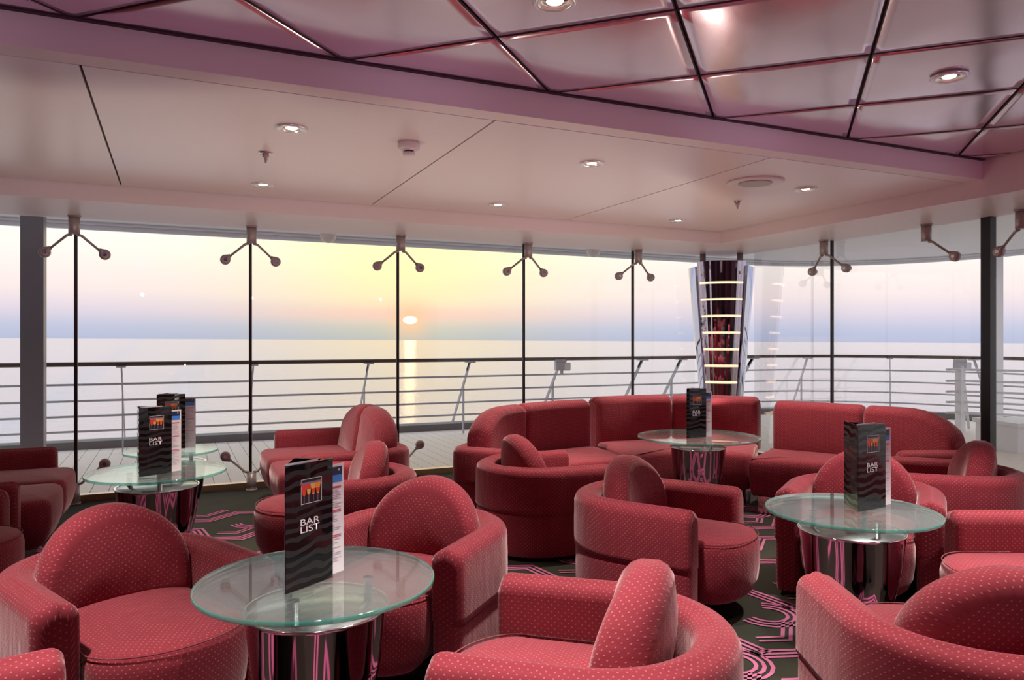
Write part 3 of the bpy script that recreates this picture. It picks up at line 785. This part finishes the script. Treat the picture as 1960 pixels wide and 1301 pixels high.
def menu(p0, p1, label, lab2, zt=.6405, flap=105, w=None):
    """p0, p1: view-aligned plan points of the left and right foot of the front page"""
    a = Vector(room(*p0)); b = Vector(room(*p1)); d = b-a; W = d.length; rz = math.atan2(d.y, d.x)
    t = thing('bar_menu', label, 'menu', (a.x, a.y, zt), rz, 'folded black drinks menus')
    th = .0022
    m = MB(); k = 8                                          # front page, bowing slightly at its free edge
    for i in range(k+1):
        x = W*i/k; y = .010*(i/k)**2
        m.v += [(x, y-th/2, 0), (x, y+th/2, 0), (x, y+th/2, HM), (x, y-th/2, HM)]
    for i in range(k):
        for q in range(4): r = (q+1) % 4; m.face((i*4+r, i*4+q, (i+1)*4+q, (i+1)*4+r), None, 0, False)
    m.face((0, 1, 2, 3)); m.face([k*4+q for q in (3, 2, 1, 0)]); m.build('front_page', ZEB, t)
    fx, fy = .95*W*math.cos(math.radians(flap)), .95*W*math.sin(math.radians(flap))
    m = MB(); m.prism([(0, th), (-th, 0), (fx-th, fy), (fx, fy+th)][::-1], 0, HM); m.build('side_page', ZEB, t)
    m = MB(); m.prism([(fx, fy), (W*.92, .05), (W*.92, .05+th), (fx, fy+th)], 0, HM-.004); m.build('back_page', ZEB, t)
    m = MB(); m.prism([(.008, .012), (W*.72, .016), (W*.72, .018), (.008, .014)], .002, HM+.004); m.build('inner_leaf', PAPER, t)
    yf = -th/2
    def flat(mb, poly, y=yf-.0008, mi=0):
        n = len(mb.v); mb.v += [(x, y + .010*(x/W)**2, z) for x, z in poly]; mb.face(range(n, n+len(poly)), None, mi, False)
    # cocktail photograph: dark field, thin white frame, four stemmed glasses
    x0, x1, z0, z1 = W*.30, W*.74, HM*.67, HM*.87
    m = MB(); flat(m, [(x0, z0), (x1, z0), (x1, z1), (x0, z1)], yf-.0005); f = .0016
    m.build('cocktail_photo', DRK, t)
    ph = [o for o in t.children if o.name.startswith('cocktail_photo')][-1]
    m = MB()
    for q in ([(x0, z0), (x1, z0), (x1, z0+f), (x0, z0+f)], [(x0, z1-f), (x1, z1-f), (x1, z1), (x0, z1)], [(x0, z0), (x0+f, z0), (x0+f, z1), (x0, z1)], [(x1-f, z0), (x1, z0), (x1, z1), (x1-f, z1)]): flat(m, q)
    m.build('frame', INKW, ph)
    for i, (cx, mat) in enumerate(((.14, REDP), (.36, REDP), (.58, AMB), (.80, ORNG))):
        m = MB(); X = x0+(x1-x0)*cx; zz = z0+(z1-z0)*.34; h = (z1-z0)*.45; hw = (x1-x0)*.145; yy = yf-.0010-.0002*i
        flat(m, [(X-hw, zz+h), (X-.004, zz), (X+.004, zz), (X+hw, zz+h)], yy); flat(m, [(X-hw*1.1, zz+h), (X+hw*1.1, zz+h), (X+hw*1.2, zz+h*1.18), (X-hw*1.2, zz+h*1.18)], yy, 1)
        flat(m, [(X-.0012, z0+.004), (X+.0012, z0+.004), (X+.0012, zz), (X-.0012, zz)], yy, 1); flat(m, [(X-.006, zz+.004), (X+.006, zz+.004), (X+.008, zz+.018), (X-.008, zz+.018)], yy-.0001, 2)
        m.build('cocktail_glass', [mat, VIOL, REDP if i != 1 else AMB], ph)
    for word, z in (('BAR', HM*.502), ('LIST', HM*.4435)):
        cu = bpy.data.curves.new('lettering', 'FONT'); cu.body = word; cu.size = .0285; cu.align_x = 'LEFT'; cu.offset = .0001
        tmp = bpy.data.objects.new('tmp', cu); C.objects.link(tmp); bpy.context.view_layer.update()
        me = bpy.data.meshes.new_from_object(tmp.evaluated_get(bpy.context.evaluated_depsgraph_get()))
        C.objects.unlink(tmp); bpy.data.objects.remove(tmp)
        xs = [v.co.x for v in me.vertices]; sx = (W*.40)/(max(xs)-min(xs)); mn = min(xs)
        for v in me.vertices:
            X = W*.29+(v.co.x-mn)*sx; v.co = Vector((X, yf-.0012+.010*(X/W)**2, z+v.co.y))
        me.materials.clear(); me.materials.append(INKW); o = bpy.data.objects.new('lettering', me); C.objects.link(o); o.parent = t
        o['label'] = 'white word %s' % word
    # loose price card slipped behind, its edge showing at the right
    c = thing('drinks_card', lab2, 'card', (a.x, a.y, zt), rz, 'white drinks cards tucked into the menus')
    x0, x1, yc, H2 = W*.72, W*1.36, .034, HM*.93
    m = MB(); m.box(x0, x1, yc, yc+.0015, 0, H2); m.build('card_sheet', PAPER, c)
    def strips(name, rows, mat):
        m = MB()
        for u0, u1, v0, v1 in rows: m.box(x0+(x1-x0)*u0, x0+(x1-x0)*u1, yc-.0006, yc, H2*v0, H2*v1)
        return m.build(name, mat, c)
    strips('navy_header', [(.02, .93, .90, .975)], NAVY); strips('blue_band', [(.02, .93, .835, .90)], BLUE)
    random.seed(5)
    rows = [(.30, .90, v, v+.007) for v in (.79, .78-.0, .575, .56, .345, .33)]
    o = strips('red_headings', rows, REDI); o['kind'] = 'stuff'
    rows = []
    for top, bot in ((.76, .60), (.54, .37), (.31, .10)):
        v = top
        while v > bot: rows.append((.12, random.uniform(.6, .92), v, v+.0042)); v -= .0155
    o = strips('printed_lines', rows, GREYI); o['kind'] = 'stuff'
    o = strips('crest', [(.80, .86, .935, .955)], INKW)
    return t
menu((-.677, 2.216), (-.567, 2.372), 'tall black menu lettered BAR LIST on the front glass table', 'white drinks card tucked behind the menu on the front glass table', flap=42)
menu((1.53, 3.28), (1.705, 3.37), 'tall black menu lettered BAR LIST on the right glass table, side page showing', 'white drinks card tucked behind the menu on the right glass table', flap=56)
menu((-2.065, 4.11), (-1.945, 4.25), 'tall black menu lettered BAR LIST on the nearer left glass table', 'white drinks card tucked behind the menu on the nearer left glass table', flap=70)
menu((-2.46, 5.14), (-2.29, 5.20), 'tall black menu on the small far left glass table', 'white drinks card tucked behind the menu on the small far left table', flap=70)
menu((1.355, 5.75), (1.52, 5.79), 'tall black menu lettered BAR LIST on the sofa-bay glass table', 'white drinks card tucked behind the menu on the sofa-bay table', flap=45)

# ================================================================== SEATING
def ell(cx, cy, rx, ry, a0, a1, n): return [(cx+rx*math.cos(math.radians(a0+(a1-a0)*i/n)), cy+ry*math.sin(math.radians(a0+(a1-a0)*i/n))) for i in range(n+1)]
SEATLV = [(.085, .12), (.10, .075), (.135, .035), (.19, .010), (.27, 0), (.355, 0), (.385, .006), (.403, .018), (.412, .038)]
W_, TA, LA, HA = .82, .135, .385, .578
def make_armchair():
    t = thing('tub_armchair', 'x', 'armchair', (0, 0, 0), 0, 'rose tub armchairs')
    rc = W_/2-TA/2
    path = [(LA, -rc), (LA*.5, -rc), (0, -rc)] + arc2(0, 0, rc, -90, -270, 24)[1:] + [(LA*.5, rc), (LA, rc)]
    m = MB(); sweep(m, path, TA, .03, lambda s: HA, (.035, .035), .045, seam=.30, crown=.010); m.build('tub_shell', FAB, t)
    hw = W_/2-TA-.004
    o = [(-.24, -hw), (-.05, -hw), (.14, -hw), (LA-.02, -hw)] + ell(LA-.01, 0, .20, hw+.004, -88, 88, 18) + [(LA-.02, hw), (.14, hw), (-.05, hw), (-.24, hw)] + [(-.285, hw*.62), (-.30, 0), (-.285, -hw*.62)]
    m = MB(); pad(m, o, SEATLV, .022); s = m.build('seat_cushion', FAB, t)
    m = MB(); m.tube([(x*.985, y*.985, .407) for x, y in o[2:24]], .0024, 5); m.build('piping', FAB, s)
    ch = .275
    ol = [(-ch, .37), (-ch*.5, .37), (0, .37), (ch*.5, .37), (ch, .37), (ch, .44)] + ell(0, .50, ch, .262, 0, 180, 24) + [(-ch, .44)]
    m = MB(); slab_cushion(m, ol, .155, bend=.85, lean=.10, tilt0=.45, off=-.125); m.build('back_cushion', FAB, t)
    m = MB(); m.lathe([(.27, 0), (.27, .09), (.001, .09)], 24, (.08, 0)); m.build('plinth', PLINTH, t)
    return t
proto = make_armchair(); first = [True]
def chair(cx, cz, deg, label):
    o = proto if first[0] else copy_tree(proto); first[0] = False
    x, y = room(cx, cz); o.location = (x, y, 0); o.rotation_euler = (0, 0, heading(deg)); o['label'] = label
    return o
chair(-.433, 3.348, 248, 'rose tub armchair behind the front glass table, right of its menu, facing the viewer')
chair(-1.46, 2.79, -41, 'large rose tub armchair at lower left, turned toward the front glass table')
side_on = chair(.245, 2.17, 165, 'rose tub armchair at the bottom centre, seen side on, facing left')
for ch in side_on.children:
    if ch.name.startswith('seat_cushion'): ch.location.x = -.10
chair(.165, 5.06, 20, 'rose tub armchair seen from behind, between the window and the sofa-bay table')
chair(.753, 4.036, -35, 'rose tub armchair in the middle of the room, facing right')
chair(1.99, 4.213, -120, 'rose tub armchair directly behind the right glass table, facing the viewer')
chair(1.40, 2.24, 88, 'rose tub armchair at lower right, seen from behind')
chair(2.48, 3.21, 180, 'rose tub armchair cut by the right edge, facing left to the right glass table')
chair(2.83, 4.76, 160, 'rose tub armchair in front of the right sofa, facing left, near side in view')
chair(-1.01, 4.652, 199, 'rose tub armchair facing left, just in front of the loveseat with twin cushions')
chair(-3.05, 3.62, 13, 'rose tub armchair cut by the left edge, facing right to the left glass tables')
chair(-1.30, 1.47, 36, 'rose tub armchair cut by the bottom left corner, only one arm in view')

def sofa_unit(label, cx, cz, deg, half, arms, rounds, depth=(.42, -.44), top=.85, plinth=PLINTH, group='rose sofas by the windows', base=.03, seat_front=.56):
    """straight two-seat unit facing local +x; arms/rounds = (at -y end, at +y end)"""
    x, y = room(cx, cz)
    t = thing('loveseat', label, 'sofa', (x, y, 0), heading(deg), group)
    xf, xb = depth; th = .13; lc = half-th/2; rc = .26; bx = xb+th/2
    path = []
    if arms[0]: path += [(xf, -lc), ((xf+bx+rc)/2, -lc), (bx+rc, -lc)] + arc2(bx+rc, -lc+rc, rc, -90, -180, 8)[1:]
    else: path += [(bx, -half+.02)]
    path += [(bx, 0)]
    if arms[1]: path += arc2(bx+rc, lc-rc, rc, 180, 90, 8) + [((xf+bx+rc)/2, lc), (xf, lc)]
    else: path += [(bx, half-.02)]
    m = MB(); sweep(m, path, th, base, lambda s: HA, (.035, .035), .045, seam=.30, crown=.01); m.build('outer_shell', FAB, t)
    y0 = -half + (th+.004 if arms[0] else .004); y1 = half - (th+.004 if arms[1] else .004); ym = (y0+y1)/2
    for a, b in ((y0, ym-.002), (ym+.002, y1)):
        r = .13; f = seat_front
        o = [(xb+th+.01, a), (xf-.1, a)] + ell(f-r, a+r*.8, r, r*.8, -90, 0, 6) + [(f+.012, (a+b)/2)] + ell(f-r, b-r*.8, r, r*.8, 0, 90, 6) + [(xf-.1, b), (xb+th+.01, b), (xb+th, (a+b)/2)]
        dz = .03
        m = MB(); pad(m, o, [(z+dz if z > .2 else z+base+.02, i) for z, i in SEATLV], .02); m.build('seat_cushion', FAB, t)
    for k, (a, b) in enumerate(((y0, ym), (ym, y1))):
        w = b-a-.006; c = (a+b)/2; h0 = .39; q = []
        a += .003; b -= .003; r = .045
        def corner(yc, s):    # small rounded corner or a broad quarter round at the outer end
            big = rounds[k] and ((k == 0 and s < 0) or (k == 1 and s > 0))
            R_, H_ = (w*.80, top-.56) if big else (r, r)
            e = ell(yc-s*R_, top-H_, R_, H_, 0, 90, 12 if big else 5)
            return e if s > 0 else [(2*(yc+R_)-px, pz) for px, pz in reversed(e)]
        ol = [(a, h0), (a+w*.33, h0), (a+w*.66, h0), (b, h0), (b, h0+.08)] + corner(b, 1) + corner(a, -1) + [(a, h0+.08)]
        m = MB(); slab_cushion(m, ol, .19, bend=0, lean=.16, tilt0=.45, off=xb+th+.10); m.build('back_cushion', FAB, t)
    m = MB(); m.box(xb+.10, xf-.02, -half+.10 if arms[0] else -half+.02, half-.10 if arms[1] else half-.02, 0, .12); m.build('plinth', plinth, t)
    return t
def from_room(X, Y): return (X*CO-Y*SI, X*SI+Y*CO)
a, b = from_room(1.24, 6.18); sofa_unit('rose loveseat with twin cushions facing left along the window wall', a, b, 180+24.5, .83, (1, 1), (1, 1))
a, b = from_room(-1.23, 5.84); sofa_unit('rose loveseat at the far left edge facing right, by the grey pillar', a, b, 24.5, .83, (1, 1), (1, 1))
def bay_unit(label, B, seat, shell, split=None, round_end=None, name='corner_sofa'):
    """curved sofa of the corner bay from view-aligned plan lines: B back cushions, seat outline, shell = arm + low rear rail"""
    ox = sum(p[0] for p in seat)/len(seat); oz = sum(p[1] for p in seat)/len(seat)
    t = thing(name, label, 'sofa', (*room(ox, oz), 0), heading(-90), 'rose sofas by the windows')
    def L(p): return (oz-p[1], p[0]-ox)               # local +x toward the viewer, +y to the right of the picture
    def smooth(p, n, closed=False):
        p = [Vector(q) for q in p]; k = len(p); out = []
        for i in range(k if closed else k-1):
            a, b, c, d = (p[i-1], p[i], p[(i+1) % k], p[(i+2) % k]) if closed else (p[max(0, i-1)], p[i], p[i+1], p[min(k-1, i+2)])
            for q in range(n):
                u = q/n; out.append(.5*((2*b)+(-a+c)*u+(2*a-5*b+4*c-d)*u*u+(-a+3*b-3*c+d)*u**3))
        return out if closed else out+[p[-1]]
    P = smooth([L(p) for p in B], 6); k = int(len(P)*(split or .5))
    for q, seg in enumerate((P[:k+1], P[k:])):
        T = sum((seg[i]-seg[i-1]).length for i in range(1, len(seg)))
        rl = .42
        def zt(s, q=q, T=T):
            e = s if (round_end == 0 and q == 0) else T-s if (round_end == 1 and q == 1) else None
            if e is None or e > rl: return .848
            return .60 + .248*math.sqrt(max(0, 1-(1-e/rl)**2))
        m = MB(); sweep(m, seg, .20, .36, zt, (.05, .05), .06, crown=.012); m.build('back_cushion', FAB, t)
    m = MB(); sweep(m, smooth([L(p) for p in shell], 5), .13, .13, lambda s: .578, (.035, .035), .045, seam=.32, crown=.010); m.build('outer_shell', FAB, t)
    o = [L(p) for p in seat]
    if sum(o[i-1][0]*o[i][1]-o[i][0]*o[i-1][1] for i in range(len(o))) < 0: o.reverse()
    R = [tuple(v) for v in smooth(o, 4, True)]
    m = MB(); pad(m, R, [(.14, .05), (.15, .03), (.20, .008), (.28, 0), (.385, 0), (.415, .006), (.433, .018), (.442, .035)], .02); m.build('seat_cushion', FAB, t)
    c = sum((Vector(p) for p in R), Vector((0, 0)))/len(R)
    m = MB(); m.prism([tuple(c+(Vector(p)-c)*.90) for p in R], 0, .14); m.build('plinth', BRONZE, t)
bay_unit('left rose sofa of the corner bay, rounded and armed at its left end',
    [(-.27, 5.70), (-.14, 6.00), (.06, 6.30), (.35, 6.58), (.68, 6.80)],
    [(.04, 5.57), (.22, 5.64), (.45, 5.74), (.72, 5.88), (.93, 5.98), (.965, 6.05), (.87, 6.40), (.76, 6.70), (.68, 6.74), (.40, 6.54), (.12, 6.25), (-.09, 5.94), (-.20, 5.73), (-.12, 5.64)],
    [(-.01, 5.51), (-.15, 5.57), (-.29, 5.63), (-.38, 5.71), (-.37, 5.83), (-.25, 6.08), (-.05, 6.37), (.26, 6.68), (.60, 6.90)], round_end=0)
bay_unit('right rose sofa of the corner bay, rounded at its right end',
    [(2.36, 6.66), (2.66, 6.45), (2.95, 6.18), (3.20, 5.90), (3.38, 5.58)],
    [(1.93, 6.03), (1.96, 5.97), (2.25, 5.85), (2.50, 5.70), (2.72, 5.57), (2.95, 5.55), (3.26, 5.56), (3.30, 5.62), (3.14, 5.86), (2.88, 6.12), (2.60, 6.37), (2.32, 6.56), (2.26, 6.54), (2.08, 6.28)],
    [(2.84, 5.46), (3.15, 5.47), (3.40, 5.47), (3.50, 5.54), (3.47, 5.68), (3.30, 5.97), (3.04, 6.27), (2.74, 6.54), (2.42, 6.77)], round_end=1)
bay_unit('middle rose sofa of the corner bay, before the mirrored column',
    [(.76, 7.06), (1.10, 7.24), (1.34, 7.31), (1.57, 7.335), (1.80, 7.31), (2.03, 7.25), (2.36, 7.07)],
    [(1.02, 6.15), (1.12, 6.22), (1.30, 6.30), (1.50, 6.33), (1.70, 6.31), (1.88, 6.25), (1.985, 6.20), (2.06, 6.30), (2.18, 6.64), (2.29, 6.98), (2.0, 7.14), (1.57, 7.22), (1.14, 7.13), (.80, 6.97), (.88, 6.62), (.97, 6.25)],
    [(.76, 7.16), (1.10, 7.34), (1.34, 7.41), (1.57, 7.435), (1.80, 7.41), (2.03, 7.35), (2.36, 7.17)])
